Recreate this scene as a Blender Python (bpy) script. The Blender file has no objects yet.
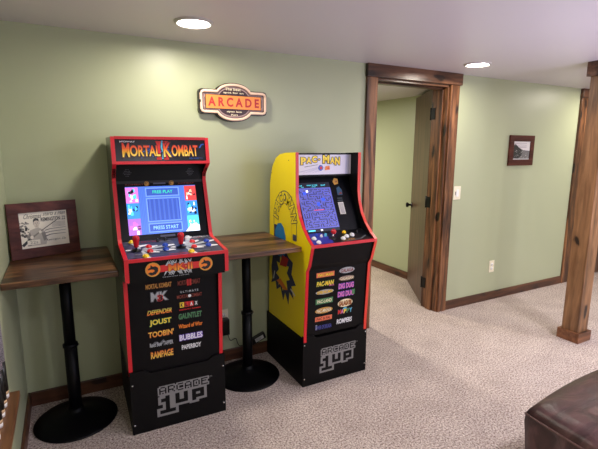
import bpy, math, random
from mathutils import Vector, Matrix
random.seed(7)
scene = bpy.context.scene
COL = scene.collection
V = Vector

# ------------------------------------------------------------------ camera
FPX, YAW, PITCH, ROLL, DIST, CAMH = 435.68, 0.494677, 0.175337, 0.005869, 2.7886, 1.5
fwd = V((math.sin(YAW)*math.cos(PITCH), math.cos(YAW)*math.cos(PITCH), -math.sin(PITCH)))
r0 = V((math.cos(YAW), -math.sin(YAW), 0)); u0 = r0.cross(fwd)
rt = r0*math.cos(ROLL)+u0*math.sin(ROLL); up = -r0*math.sin(ROLL)+u0*math.cos(ROLL)
cd = bpy.data.cameras.new('camera'); cam = bpy.data.objects.new('camera', cd); COL.objects.link(cam)
cd.sensor_width = 36; cd.lens = FPX/598*36; cd.clip_start = 0.02
M = Matrix.Identity(4)
for i in range(3):
    M[i][0] = rt[i]; M[i][1] = up[i]; M[i][2] = -fwd[i]
M[0][3], M[1][3], M[2][3] = 0, -DIST, CAMH
cam.matrix_world = M
scene.camera = cam

# ------------------------------------------------------------------ materials
def lin(c):
    return tuple(((x/255)/12.92 if x/255 <= .04045 else ((x/255+.055)/1.055)**2.4) for x in c)
MATS = {}
def mat(name, rgb, rough=.5, metal=0, spec=.5, emit=0, coat=0):
    if name in MATS: return MATS[name]
    m = bpy.data.materials.new(name); m.use_nodes = True
    b = m.node_tree.nodes['Principled BSDF']; c = (*lin(rgb), 1)
    b.inputs['Base Color'].default_value = c
    b.inputs['Roughness'].default_value = rough; b.inputs['Metallic'].default_value = metal
    b.inputs['Specular IOR Level'].default_value = spec
    b.inputs['Coat Weight'].default_value = coat; b.inputs['Coat Roughness'].default_value = .15
    if emit:
        b.inputs['Emission Color'].default_value = c; b.inputs['Emission Strength'].default_value = emit
    MATS[name] = m
    return m
class NT:
    def __init__(s, m): s.t = m.node_tree; s.b = s.t.nodes['Principled BSDF']
    def n(s, typ, **k):
        x = s.t.nodes.new(typ)
        for a, v in k.items():
            if a in x.inputs: x.inputs[a].default_value = v
            else: setattr(x, a, v)
        return x
    def l(s, a, b): s.t.links.new(a, b)
    def ramp(s, fac, stops):
        r = s.n('ShaderNodeValToRGB'); e = r.color_ramp.elements
        while len(e) < len(stops): e.new(.5)
        for x, (p, c) in zip(e, stops): x.position = p; x.color = (*lin(c), 1) if len(c) == 3 else c
        s.l(fac, r.inputs[0]); return r.outputs[0]
    def mix(s, fac, a, b, mode='MIX'):
        x = s.n('ShaderNodeMix', data_type='RGBA', blend_type=mode)
        if isinstance(fac, float): x.inputs[0].default_value = fac
        else: s.l(fac, x.inputs[0])
        for k, v in ((6, a), (7, b)):
            if isinstance(v, tuple): x.inputs[k].default_value = (*lin(v), 1)
            else: s.l(v, x.inputs[k])
        return x.outputs[2]
    def coords(s, sc, kind='Object'):
        tc = s.n('ShaderNodeTexCoord'); mp = s.n('ShaderNodeMapping'); mp.inputs['Scale'].default_value = sc
        s.l(tc.outputs[kind], mp.inputs[0]); return mp.outputs[0]
    def bump(s, h, strength=.3, dist=.01):
        b = s.n('ShaderNodeBump', Strength=strength, Distance=dist); s.l(h, b.inputs['Height']); s.l(b.outputs[0], s.b.inputs['Normal'])

def paint(name, rgb, rough, spec=.5, bump=.06):
    m = mat(name, rgb, rough, 0, spec); t = NT(m); co = t.coords((1, 1, 1))
    n = t.n('ShaderNodeTexNoise', Scale=220.0, Detail=2.0); t.l(co, n.inputs['Vector'])
    t.bump(n.outputs[0], bump, .002); return m

def wood(name, dark, mid, light, axis='z', rough=.42, knot=True, fine=34, seed=0., kn=(60, 34, 20)):
    """stained pine: stretched grain, cathedral bands, knots"""
    m = mat(name, mid, rough); t = NT(m)
    L = {'x': 0, 'y': 1, 'z': 2}[axis]
    s1 = [1., 1., 1.]; s1[L] = .09
    co = t.coords(tuple(s1))
    ad = t.n('ShaderNodeVectorMath', operation='ADD'); ad.inputs[1].default_value = (seed, seed*1.7, seed*.6); t.l(co, ad.inputs[0]); co = ad.outputs[0]
    ns = t.n('ShaderNodeTexNoise', Scale=float(fine), Detail=5.0, Roughness=.6, Distortion=.6); t.l(co, ns.inputs['Vector'])
    c2 = t.n('ShaderNodeTexNoise', Scale=9.0, Detail=3.0, Distortion=1.4); t.l(co, c2.inputs['Vector'])
    a = t.ramp(ns.outputs[0], [(.36, dark), (.5, mid), (.66, light)])
    b = t.ramp(c2.outputs[0], [(.4, dark), (.5, mid), (.6, light)])
    c = t.mix(.5, a, b)
    if knot:
        s2 = [1., 1., 1.]; s2[L] = .4
        ck = t.coords(tuple(s2))
        wn = t.n('ShaderNodeTexNoise', Scale=14.0, Detail=2.0); t.l(ck, wn.inputs['Vector'])
        mx = t.n('ShaderNodeMix', data_type='RGBA'); mx.inputs[0].default_value = .06; t.l(ck, mx.inputs[6]); t.l(wn.outputs[1], mx.inputs[7])
        vo = t.n('ShaderNodeTexVoronoi', Scale=9.0); t.l(mx.outputs[2], vo.inputs['Vector'])
        k = t.ramp(vo.outputs['Distance'], [(.15, (255, 255, 255)), (.22, (120, 120, 120)), (.37, (0, 0, 0))])
        c = t.mix(k, c, kn)
    t.l(c, t.b.inputs['Base Color']); t.bump(ns.outputs[0], .12, .003)
    return m

def carpet():
    m = mat('carpet_pile', (190, 178, 172), .95, 0, .1); t = NT(m); co = t.coords((1, 1, 1))
    a = t.n('ShaderNodeTexNoise', Scale=95.0, Detail=3.0, Roughness=.8); t.l(co, a.inputs['Vector'])
    b = t.n('ShaderNodeTexNoise', Scale=5.0, Detail=3.0); t.l(co, b.inputs['Vector'])
    v = t.n('ShaderNodeTexVoronoi', Scale=170.0); t.l(co, v.inputs['Vector'])
    c = t.ramp(a.outputs[0], [(.34, (102, 86, 79)), (.45, (182, 163, 153)), (.55, (222, 207, 195)), (.68, (248, 240, 228))])
    d = t.ramp(b.outputs[0], [(.3, (236, 234, 234)), (.7, (255, 255, 255))])
    t.l(t.mix(1.0, c, d, 'MULTIPLY'), t.b.inputs['Base Color'])
    ad = t.n('ShaderNodeMath', operation='ADD'); t.l(a.outputs[0], ad.inputs[0]); t.l(v.outputs['Distance'], ad.inputs[1])
    t.bump(ad.outputs[0], .6, .008); return m

def leather():
    m = mat('brown_leather', (80, 54, 48), .34, 0, .5); t = NT(m); co = t.coords((1, 1, 1))
    a = t.n('ShaderNodeTexNoise', Scale=7.0, Detail=5.0, Distortion=1.0); t.l(t.coords((1, 2.2, 1)), a.inputs['Vector'])
    t.l(t.ramp(a.outputs[0], [(.3, (46, 29, 29)), (.5, (72, 46, 45)), (.72, (104, 72, 70))]), t.b.inputs['Base Color'])
    v = t.n('ShaderNodeTexVoronoi', Scale=260.0); t.l(co, v.inputs['Vector'])
    ad = t.n('ShaderNodeMath', operation='ADD'); t.l(a.outputs[0], ad.inputs[0]); ad.inputs[1].default_value = 0
    ml = t.n('ShaderNodeMath', operation='MULTIPLY'); ml.inputs[1].default_value = .06; t.l(v.outputs['Distance'], ml.inputs[0]); t.l(ml.outputs[0], ad.inputs[1])
    t.bump(ad.outputs[0], .25, .02); return m

def zgrad(name, z0, z1, stops, rough=.4):
    """ink that changes colour over the height of the printed letters"""
    m = mat(name, stops[0][1], rough); t = NT(m)
    tc = t.n('ShaderNodeTexCoord'); sp = t.n('ShaderNodeSeparateXYZ'); t.l(tc.outputs['Object'], sp.inputs[0])
    mr = t.n('ShaderNodeMapRange'); mr.inputs[1].default_value = z0; mr.inputs[2].default_value = z1; t.l(sp.outputs[2], mr.inputs[0])
    t.l(t.ramp(mr.outputs[0], stops), t.b.inputs['Base Color']); return m

W_GREEN = paint('sage_green_paint', (172, 178, 145), .40, .5)
W_CEIL = paint('ceiling_paint', (206, 200, 202), .42, .5)
FLOOR = carpet()
PINE = wood('stained_pine_trim', (40, 22, 13), (98, 60, 36), (164, 112, 72), 'z', .38, kn=(34, 20, 14))
PINE_H = wood('stained_pine_header', (38, 23, 16), (82, 52, 36), (124, 86, 62), 'x', .32, seed=3.1, kn=(30, 18, 13))
BASE_W = wood('stained_baseboard', (52, 30, 20), (86, 52, 34), (112, 72, 48), 'x', .4, seed=1.3, kn=(46, 26, 18))
BASE_Y = wood('stained_baseboard_side', (52, 30, 20), (86, 52, 34), (112, 72, 48), 'y', .4, seed=1.3, kn=(46, 26, 18))
POST = wood('stained_post_wood', (80, 54, 33), (126, 88, 56), (162, 120, 82), 'z', .45, seed=5.3, kn=(40, 25, 17))
DOORW = wood('stained_door_veneer', (58, 38, 28), (84, 58, 44), (104, 76, 60), 'z', .35, knot=False, fine=24, seed=2.)
TABLE = wood('dark_table_planks', (30, 18, 11), (76, 48, 30), (142, 100, 66), 'x', .36, seed=4.2, kn=(120, 82, 50))
FRAME = wood('reddish_frame_wood', (58, 26, 21), (82, 40, 32), (102, 56, 45), 'x', .45, knot=False, seed=.7)
LEDGE = wood('rack_ledge_wood', (70, 42, 24), (112, 72, 42), (140, 98, 60), 'y', .4, seed=7.7)
LEATHER = leather()
FRAME.node_tree.nodes['Principled BSDF'].inputs['Specular IOR Level'].default_value = .2
BLACK = mat('black_laminate', (10, 10, 11), .45, 0, .15)
RISER = mat('black_riser_board', (12, 11, 12), .5, 0, .15)
DARKSIDE = mat('dark_side_laminate', (22, 22, 24), .22)
BLK2 = mat('black_plastic', (11, 11, 12), .35)
IRON = mat('black_powder_coat', (6, 6, 8), .45, 0, .15)
RED = mat('red_edge_molding', (205, 28, 40), .35)
REDO = mat('orange_red_edge_molding', (226, 62, 48), .35)
YEL = mat('yellow_side_laminate', (255, 228, 14), .32)
WHT = mat('white_plastic', (238, 236, 230), .4)
IVORY = mat('ivory_plastic', (232, 224, 196), .4)
CHROME = mat('screw_steel', (200, 200, 200), .25, 1)
HINGE = mat('dark_hinge_steel', (26, 26, 28), .35, .6)
BEZ = mat('bezel_black', (5, 6, 11), .3, 0, .14)
def ink(n, rgb): return mat('ink_'+n, rgb, .45)
def glow(n, rgb, e=1.0):
    m = mat('screen_'+n, rgb, .3, 0, .3, e)
    return m

# ------------------------------------------------------------------ mesh builder
ORG = {}
def origin(o): return ORG.get(o.name, V((0, 0, 0)))
class MB:
    def __init__(s): s.v = []; s.f = []; s.m = []; s.mats = []; s.sm = []
    def mi(s, m):
        if m not in s.mats: s.mats.append(m)
        return s.mats.index(m)
    def add(s, vs, fs, m, smooth=False):
        o = len(s.v); s.v += [V(p) for p in vs]; k = s.mi(m)
        for f in fs: s.f.append([o+i for i in f]); s.m.append(k); s.sm.append(smooth)
        return s
    def box(s, x0, x1, y0, y1, z0, z1, m):
        x0, x1 = min(x0, x1), max(x0, x1); y0, y1 = min(y0, y1), max(y0, y1); z0, z1 = min(z0, z1), max(z0, z1)
        vs = [(x, y, z) for x in (x0, x1) for y in (y0, y1) for z in (z0, z1)]
        return s.add(vs, [(0, 1, 3, 2), (4, 6, 7, 5), (0, 4, 5, 1), (2, 3, 7, 6), (0, 2, 6, 4), (1, 5, 7, 3)], m)
    def obox(s, O, U, Vv, N, m):
        """box from corner O along three edge vectors"""
        O, U, Vv, N = V(O), V(U), V(Vv), V(N)
        vs = [O+U*a+Vv*b+N*c for a in (0, 1) for b in (0, 1) for c in (0, 1)]
        fs = [(0, 1, 3, 2), (4, 6, 7, 5), (0, 4, 5, 1), (2, 3, 7, 6), (0, 2, 6, 4), (1, 5, 7, 3)]
        if U.cross(Vv).dot(N) < 0: fs = [f[::-1] for f in fs]
        return s.add(vs, fs, m)
    def prism_x(s, prof, x0, x1, m):
        n = len(prof); vs = [(x0, y, z) for y, z in prof]+[(x1, y, z) for y, z in prof]
        fs = [tuple(range(n)), tuple(range(2*n-1, n-1, -1))]+[(i, n+i, n+(i+1) % n, (i+1) % n) for i in range(n)]
        return s.add(vs, fs, m)
    def lathe(s, C, prof, m, seg=40, axis=V((0, 0, 1)), smooth=True, cap=True):
        C = V(C); a = V(axis).normalized(); p = a.orthogonal().normalized(); q = a.cross(p)
        vs = []; fs = []; n = len(prof)
        for k in range(seg):
            t = 2*math.pi*k/seg
            for r, h in prof: vs.append(C+a*h+(p*math.cos(t)+q*math.sin(t))*r)
        for k in range(seg):
            j = (k+1) % seg
            for i in range(n-1): fs.append((k*n+i, j*n+i, j*n+i+1, k*n+i+1))
        s.add(vs, fs, m, smooth)
        if cap:
            o = len(s.v)-len(vs)
            for i, rev in ((0, True), (n-1, False)):
                if prof[i][0] > 1e-5:
                    f = [o+k*n+i for k in range(seg)]
                    s.f.append(f[::-1] if rev else f); s.m.append(s.mi(m)); s.sm.append(False)
        return s
    def cyl(s, A, B, r, m, seg=20, r2=None):
        A, B = V(A), V(B); return s.lathe(A, [(r, 0), (r2 if r2 is not None else r, (B-A).length)], m, seg, B-A)
    def ball(s, C, r, m, sz=1., seg=20):
        return s.lathe(C, [(max(r*math.sin(math.pi*i/10), 1e-6), -r*sz*math.cos(math.pi*i/10)) for i in range(11)], m, seg, cap=False)
    def tube(s, pts, r, m, seg=8):
        pts = [V(p) for p in pts]; vs = []; fs = []; n = len(pts)
        for i, p in enumerate(pts):
            d = (pts[min(i+1, n-1)]-pts[max(i-1, 0)]).normalized()
            a = d.cross(V((.13, .31, .94))).normalized(); b = d.cross(a)
            for k in range(seg): t = 2*math.pi*k/seg; vs.append(p+(a*math.cos(t)+b*math.sin(t))*r)
        for i in range(n-1):
            for k in range(seg): fs.append((i*seg+k, i*seg+(k+1) % seg, (i+1)*seg+(k+1) % seg, (i+1)*seg+k))
        fs += [tuple(range(seg))[::-1], tuple(range((n-1)*seg, n*seg))]
        return s.add(vs, fs, m, True)
    def build(s, name, parent=None, loc=None, bevel=0, seg=2, sub=0):
        me = bpy.data.meshes.new(name); L = V(loc) if loc is not None else (origin(parent) if parent else V((0, 0, 0)))
        me.from_pydata([p-L for p in s.v], [], s.f)
        for m in s.mats: me.materials.append(m)
        for p, k, q in zip(me.polygons, s.m, s.sm): p.material_index = k; p.use_smooth = q
        me.validate(); me.update()
        o = bpy.data.objects.new(name, me); COL.objects.link(o)
        if parent: o.parent = parent
        else: o.location = L
        ORG[o.name] = L
        if bevel:
            b = o.modifiers.new('bevel', 'BEVEL'); b.width = bevel; b.segments = seg; b.limit_method = 'ANGLE'; b.angle_limit = math.radians(50); b.harden_normals = False
        if sub:
            b = o.modifiers.new('sub', 'SUBSURF'); b.levels = sub; b.render_levels = sub
        return o
def tag(o, label=None, cat=None, group=None, kind=None):
    if label: o['label'] = label
    if cat: o['category'] = cat
    if group: o['group'] = group
    if kind: o['kind'] = kind
    return o
def thing(name, loc, label, cat, group=None):
    o = bpy.data.objects.new(name, None); COL.objects.link(o); o.location = loc; o.empty_display_size = .1
    ORG[o.name] = V(loc); return tag(o, label, cat, group)
def struct(o): o['kind'] = 'structure'; return o

# flat lettering -> geometry
_TX = {}
def glyphs(s, off):
    if (s, off) in _TX: return _TX[(s, off)]
    c = bpy.data.curves.new('lettering', 'FONT'); c.body = s; c.size = 1; c.offset = off; c.resolution_u = 3; c.fill_mode = 'FRONT'
    o = bpy.data.objects.new('lettering', c); COL.objects.link(o)
    dg = bpy.context.evaluated_depsgraph_get(); ev = o.evaluated_get(dg); me = ev.to_mesh()
    vs = [(p.co.x, p.co.y) for p in me.vertices]; fs = [tuple(p.vertices) for p in me.polygons]
    ev.to_mesh_clear(); bpy.data.objects.remove(o); bpy.data.curves.remove(c)
    _TX[(s, off)] = (vs, fs); return vs, fs
class Print:
    """ink laid on a flat rectangular face: corner O, edges U (along) and W (up), in fractions of the face"""
    def __init__(s, mb, O, U, W, lift=.0006):
        s.mb = mb; s.O = V(O); s.U = V(U); s.W = V(W); s.N = s.U.cross(s.W).normalized(); s.lift = lift
        s.asp = s.U.length/s.W.length
    def P(s, u, v, k): return s.O+s.U*u+s.W*v+s.N*(s.lift*k)
    def poly(s, pts, m, k=1):
        a = sum(pts[i][0]*pts[(i+1) % len(pts)][1]-pts[(i+1) % len(pts)][0]*pts[i][1] for i in range(len(pts)))
        if a < 0: pts = pts[::-1]
        s.mb.add([s.P(u, v, k) for u, v in pts], [tuple(range(len(pts)))], m)
    def rect(s, u0, v0, u1, v1, m, k=1): s.poly([(u0, v0), (u1, v0), (u1, v1), (u0, v1)], m, k)
    def disc(s, u, v, ru, m, k=1, rv=None, seg=24, a0=0, a1=2*math.pi):
        rv = rv if rv is not None else ru*s.asp
        full = a1-a0 > 6.28
        pts = [(u+ru*math.cos(a0+(a1-a0)*i/seg), v+rv*math.sin(a0+(a1-a0)*i/seg)) for i in range(seg if full else seg+1)]
        s.poly(pts if full else pts, m, k)
    def ring(s, u, v, ru, w, m, k=1, seg=28):
        for i in range(seg):
            a, b = 2*math.pi*i/seg, 2*math.pi*(i+1)/seg
            q = []
            for r, t in ((ru, a), (ru, b), (ru-w, b), (ru-w, a)): q.append((u+r*math.cos(t), v+r*s.asp*math.sin(t)))
            s.poly(q, m, k)
    def stroke(s, pts, w, m, k=1, w1=None):
        n = len(pts)
        for i in range(n-1):
            (a, b), (c, d) = pts[i], pts[i+1]
            dx, dy = (c-a)*s.asp, d-b; L = math.hypot(dx, dy) or 1
            wa = w+((w1-w)*i/(n-1) if w1 is not None else 0); wb = w+((w1-w)*(i+1)/(n-1) if w1 is not None else 0)
            nx, ny = -dy/L/s.asp, dx/L
            s.poly([(a+nx*wa, b+ny*wa), (a-nx*wa, b-ny*wa), (c-nx*wb, d-ny*wb), (c+nx*wb, d+ny*wb)], m, k)
    def text(s, t, u0, v0, u1, v1, m, k=2, off=.0, out=None, outw=.05, warp=None, slant=0):
        vs, fs = glyphs(t, off)
        if not vs: return
        xa = min(p[0] for p in vs); xb = max(p[0] for p in vs); ya = min(p[1] for p in vs); yb = max(p[1] for p in vs)
        def put(vs, fs, m, k):
            q = []
            for x, y in vs:
                a = (x-xa)/(xb-xa); b = (y-ya)/(yb-ya)
                a += slant*(b-.5)
                if warp: a, b = warp(a, b)
                q.append(s.P(u0+(u1-u0)*a, v0+(v1-v0)*b, k))
            s.mb.add(q, fs, m)
        if out: put(*glyphs(t, off+outw), out, k)
        put(vs, fs, m, k+1)

# ------------------------------------------------------------------ room shell
CZ = 2.125; XL = -.28; XR = 6.6; YB = -5.2; TH = .18; FZ = 2.052; FX = 3.42
DX0, DX1, DZ = 2.165, 2.962, 2.03
EX0, EX1 = 4.975, 5.785
struct(MB().box(XL-.1, XR+.1, YB-.1, 3.3, -.06, 0, FLOOR).build('floor'))
struct(MB().box(XL-.1, XR+.1, YB-.1, TH, CZ, CZ+.06, W_CEIL).build('ceiling'))
struct(MB().box(.9, FX+.1, TH, 3.3, FZ, FZ+.06, W_CEIL).build('ceiling_far_room'))
w = MB(); w.box(XL-.1, DX0, 0, TH, 0, CZ, W_GREEN); w.box(DX0, DX1, 0, TH, DZ, CZ, W_GREEN); w.box(DX1, EX0, 0, TH, 0, CZ, W_GREEN)
w.box(EX0, EX1, 0, TH, DZ, CZ, W_GREEN); w.box(EX1, XR+.1, 0, TH, 0, CZ, W_GREEN)
struct(w.build('wall_back'))
struct(MB().box(XL-.1, XL, YB, 0, 0, CZ, W_GREEN).build('wall_left'))
struct(MB().box(XR, XR+.1, YB, 0, 0, CZ, W_GREEN).build('wall_right'))
struct(MB().box(XL-.1, XR+.1, YB-.1, YB, 0, CZ, W_GREEN).build('wall_front'))
struct(MB().box(FX, FX+.1, TH, 3.2, 0, FZ, W_GREEN).build('wall_far_right'))
struct(MB().box(.9, FX+.1, 3.2, 3.3, 0, FZ, W_GREEN).build('wall_far_back'))
struct(MB().box(.9, 1.0, TH, 3.2, 0, FZ, W_GREEN).build('wall_far_left'))
BH = .085
struct(MB().box(XL+.014, 2.07, -.015, 0, 0, BH, BASE_W).build('baseboard_back_left', bevel=.003))
struct(MB().box(3.058, 4.870, -.015, 0, 0, BH, BASE_W).build('baseboard_back_right', bevel=.003))
struct(MB().box(XL, XL+.014, YB, 0, 0, BH, BASE_Y).build('baseboard_left', bevel=.003))
struct(MB().box(FX-.014, FX, TH, 3.2, 0, BH, BASE_Y).build('baseboard_far_right', bevel=.003))
struct(MB().box(5.887, XR, -.015, 0, 0, BH, BASE_W).build('baseboard_back_end', bevel=.003))
# door surround: casings, header, jambs, stop
struct(MB().box(2.072, 2.172, -.022, 0, 0, DZ, PINE).build('trim_1', bevel=.003))
struct(MB().box(2.956, 3.056, -.022, 0, 0, DZ, PINE).build('trim_2', bevel=.003))
struct(MB().box(2.066, 3.074, -.034, 0, DZ, CZ, PINE_H).build('trim_3', bevel=.003))
j = MB(); j.box(DX0, DX0+.02, 0, TH, 0, DZ, PINE); j.box(DX1-.02, DX1, 0, TH, 0, DZ, PINE); j.box(DX0, DX1, 0, TH, DZ-.02, DZ, PINE_H)
j.box(DX1-.033, DX1-.02, .05, .115, 0, DZ-.02, PINE); j.box(DX0+.02, DX0+.033, .05, .115, 0, DZ-.02, PINE); j.box(DX0+.02, DX1-.02, .05, .115, DZ-.033, DZ-.02, PINE_H)
struct(j.build('trim_4', bevel=.002))
struct(MB().box(4.872, 4.985, -.022, 0, 0, DZ, PINE).build('trim_5', bevel=.003))
struct(MB().box(5.775, 5.885, -.022, 0, 0, DZ, PINE).build('trim_6', bevel=.003))
struct(MB().box(4.868, 5.89, -.034, 0, DZ, CZ, PINE_H).build('trim_7', bevel=.003))
# open door leaf
H = V((2.950, .190, 0)); D = V((.535, .845, 0)).normalized(); Nn = V((-D.y, D.x, 0)); DL = .765
d1 = MB().obox(H+V((0, 0, .014)), D*DL, -Nn*.036, V((0, 0, 2.005)), DOORW).build('door_1', bevel=.002); struct(d1)
for z in (.24, 1.01, 1.80):
    h = MB(); h.obox(H+V((0, 0, z-.05))+Nn*.001-D*.003, D*.004, -Nn*.034, V((0, 0, .1)), HINGE)
    h.box(DX1-.0225, DX1-.0195, TH-.045, TH+.004, z-.05, z+.05, HINGE)
    h.cyl(H+Nn*.006-D*.004+V((0, 0, z-.054)), H+Nn*.006-D*.004+V((0, 0, z+.054)), .0075, HINGE, 12)
    tag(h.build('hinge', d1), 'dark metal door hinge')
kp = H+D*(DL-.07)+V((0, 0, .89))
k = MB(); k.lathe(kp, [(.03, 0), (.03, .006), (.012, .01), (.011, .032), (.022, .04), (.028, .052), (.024, .064), (.001, .067)], HINGE, 24, Nn)
tag(k.build('door_knob', d1), 'black round door knob')
d2 = struct(MB().box(EX0+.005, EX1-.005, .03, .07, .012, DZ-.01, DOORW).build('door_2', bevel=.002))
k = MB(); k.lathe((EX1-.07, .03, .92), [(.03, 0), (.03, .006), (.012, .01), (.011, .032), (.024, .042), (.026, .056), (.001, .064)], HINGE, 24, V((0, -1, 0)))
k.build('door_knob', d2)

# ------------------------------------------------------------------ square post
pt = thing('wooden_post', (3.515, -.94, 0), 'square knotty wooden support post with boxed base on the carpet at the right', 'post')
px0, px1, py0, py1 = 3.447, 3.58, -1.0, -.872
MB().box(px0, px1, py0, py1, .0, CZ, POST).build('shaft', pt, bevel=.004)
for nm, z0, z1, mm in (('base_trim', 0, .082, wood('post_base_wood', (84, 50, 30), (124, 78, 48), (150, 100, 66), 'x', .42, seed=9.1)), ('top_trim', 2.022, CZ, PINE_H)):
    b = MB(); e = .021
    b.box(px0-e, px1+e, py0-e, py0, z0, z1, mm); b.box(px0-e, px1+e, py1, py1+e, z0, z1, mm)
    b.box(px0-e, px0, py0, py1, z0, z1, mm); b.box(px1, px1+e, py0, py1, z0, z1, mm)
    b.build(nm, pt, bevel=.003)

# ------------------------------------------------------------------ recessed lights
def pot(x, y, label, s, tint):
    t = thing('recessed_light', (x, y, CZ), label, 'ceiling light', 'recessed ceiling lights')
    MB().lathe((x, y, CZ), [(.073, -.001), (.079, -.004), (.084, -.012), (.094, -.010), (.100, 0)], mat('light_trim', (190, 186, 180), .4), 48, cap=False).build('trim_ring', t)
    m = mat('lit_lens_'+str(round(x)), (255, 255, 255), .5, 0, .2, s); m.node_tree.nodes['Principled BSDF'].inputs['Emission Color'].default_value = (*tint, 1)
    MB().lathe((x, y, CZ), [(.072, -.003), (.04, -.004), (.001, -.0045)], m, 48, cap=False).build('lens', t)
POTL = 215
WARM = (1, .92, .80)
pot(.645, -.45, 'lit round recessed ceiling light above the red-trimmed cabinet', POTL, WARM)
pot(2.81, -.395, 'lit round recessed ceiling light in front of the doorway header', POTL, WARM)

def lamp(name, loc, power, color, size, rot=(0, 0, 0), shape='DISK', sy=None, spread=None):
    l = bpy.data.lights.new(name, 'AREA'); l.energy = power; l.color = color; l.shape = shape; l.size = size
    if sy: l.size_y = sy
    if spread: l.spread = spread
    o = bpy.data.objects.new(name, l); COL.objects.link(o); o.location = loc; o.rotation_euler = rot; return o
COOL = (.93, .90, 1)
for x, y, pw, tint in ((.645, -2.7, 10, COOL), (2.81, -2.7, 40, COOL), (4.97, -.50, 13, WARM), (4.97, -2.7, 42, COOL), (.645, -4.6, 14, COOL), (2.81, -4.6, 34, COOL), (4.97, -4.6, 34, COOL)):
    lamp('room_downlight', (x, y, CZ-.012), pw, tint, .15)
lamp('far_room_light', (2.2, 1.7, FZ-.02), 46, (1, .93, .80), .15)
lamp('violet_ceiling_fill', (2.9, -2.4, .75), 40, (.72, .69, 1.0), 1.6, (math.radians(180), 0, 0), 'RECTANGLE', 1.2)  # added unseen lamp with no fixture, gives the ceiling its blue-violet cast
lamp('cool_rear_fill', (3.2, -5.1, 1.25), 35, (.6, .6, 1.0), 1.6, (math.radians(90), 0, 0), 'RECTANGLE', .9)  # added bluish fill from behind the camera; no television stands here
wd = bpy.data.worlds.new('world'); scene.world = wd; wd.use_nodes = True
wd.node_tree.nodes['Background'].inputs[0].default_value = (.05, .05, .06, 1)

# ------------------------------------------------------------------ high tables
def table(x0, x1, y0, px, py, label):
    t = thing('bar_table', (px, py, 0), label, 'table', 'plank-topped pedestal tables')
    MB().box(x0, x1, y0, -.004, .882, .912, TABLE).build('tabletop', t, bevel=.004)
    p = MB(); p.cyl((px, py, .04), (px, py, .44), .0325, IRON, 28); p.cyl((px, py, .44), (px, py, .876), .0285, IRON, 28); p.build('pole', t)
    c = MB(); c.lathe((px, py, .43), [(.0325, 0), (.0375, .003), (.0375, .02), (.0285, .024)], IRON, 28); c.build('collar', t)
    c = MB(); c.cyl((px+.037, py-.012, .441), (px+.042, py-.013, .441), .005, CHROME, 10); c.build('set_screw', t)
    MB().lathe((px, py, 0), [(.208, 0), (.211, .005), (.206, .011), (.16, .019), (.11, .031), (.07, .046), (.045, .058), (.038, .064), (.038, .075), (.0326, .078)], IRON, 64).build('base', t)
    b = MB(); b.obox((px-.15, py-.02, .873), (.3, 0, 0), (0, .04, 0), (0, 0, .009), IRON); b.obox((px-.02, py-.15, .873), (.04, 0, 0), (0, .3, 0), (0, 0, .009), IRON); b.build('mounting_plate', t)
table(XL+.003, .198, -.60, -.038, -.262, 'dark plank pedestal table in the corner holding the framed advert')
table(.735, 1.226, -.555, .982, -.262, 'dark plank pedestal table between the two arcade cabinets')

# ------------------------------------------------------------------ ARCADE 1UP stencil on the risers
def stencil(pr, u0, v0, u1, v1, m):
    G = {'A': '.###.|#...#|#...#|#####|#...#|#...#', 'R': '####.|#...#|#...#|####.|#..#.|#...#', 'C': '.####|#....|#....|#....|#....|.####',
         'D': '####.|#...#|#...#|#...#|#...#|####.', 'E': '#####|#....|####.|#....|#....|#####'}
    L = set()
    for i, ch in enumerate('ARCADE'):
        for r, row in enumerate(G[ch].split('|')):
            for c, q in enumerate(row):
                if q == '#': L.add((i*6+c+1, r+1))
    def blk(a, b, c, d):
        for x in range(a, b+1):
            for y in range(c, d+1): L.add((x+1, y+9))
    blk(4, 6, 0, 13); blk(1, 3, 2, 4); blk(0, 10, 12, 14)
    blk(11, 13, 0, 8); blk(17, 19, 0, 8); blk(11, 19, 6, 8)
    blk(23, 25, 0, 9); blk(23, 31, 0, 2); blk(29, 31, 0, 6); blk(23, 31, 5, 7)
    S = set()
    for x, y in L:
        d = 1 if y < 8 else 2
        for dx in range(-d, d+1):
            for dy in range(-1 if y < 10 else -d, d+1): S.add((x+dx, y+dy))
    for x in range(1, 34): S.add((x, 7)); S.add((x, 8))
    for y in range(7, 18):
        for x in range(12, 31): S.add((x, y))
    S -= L
    W_, H_ = 37, 27
    for y in range(H_):
        x = 0
        x = -2
        while x < W_:
            if (x, y) in S:
                a = x
                while (x, y) in S: x += 1
                pr.rect(u0+(u1-u0)*a/W_, v1-(v1-v0)*(y+1)/H_, u0+(u1-u0)*x/W_, v1-(v1-v0)*y/H_, m)
            else: x += 1
    pr.text('TM', u0+(u1-u0)*1.0, v1-(v1-v0)*.07, u0+(u1-u0)*1.06, v1-(v1-v0)*.02, m)

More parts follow.
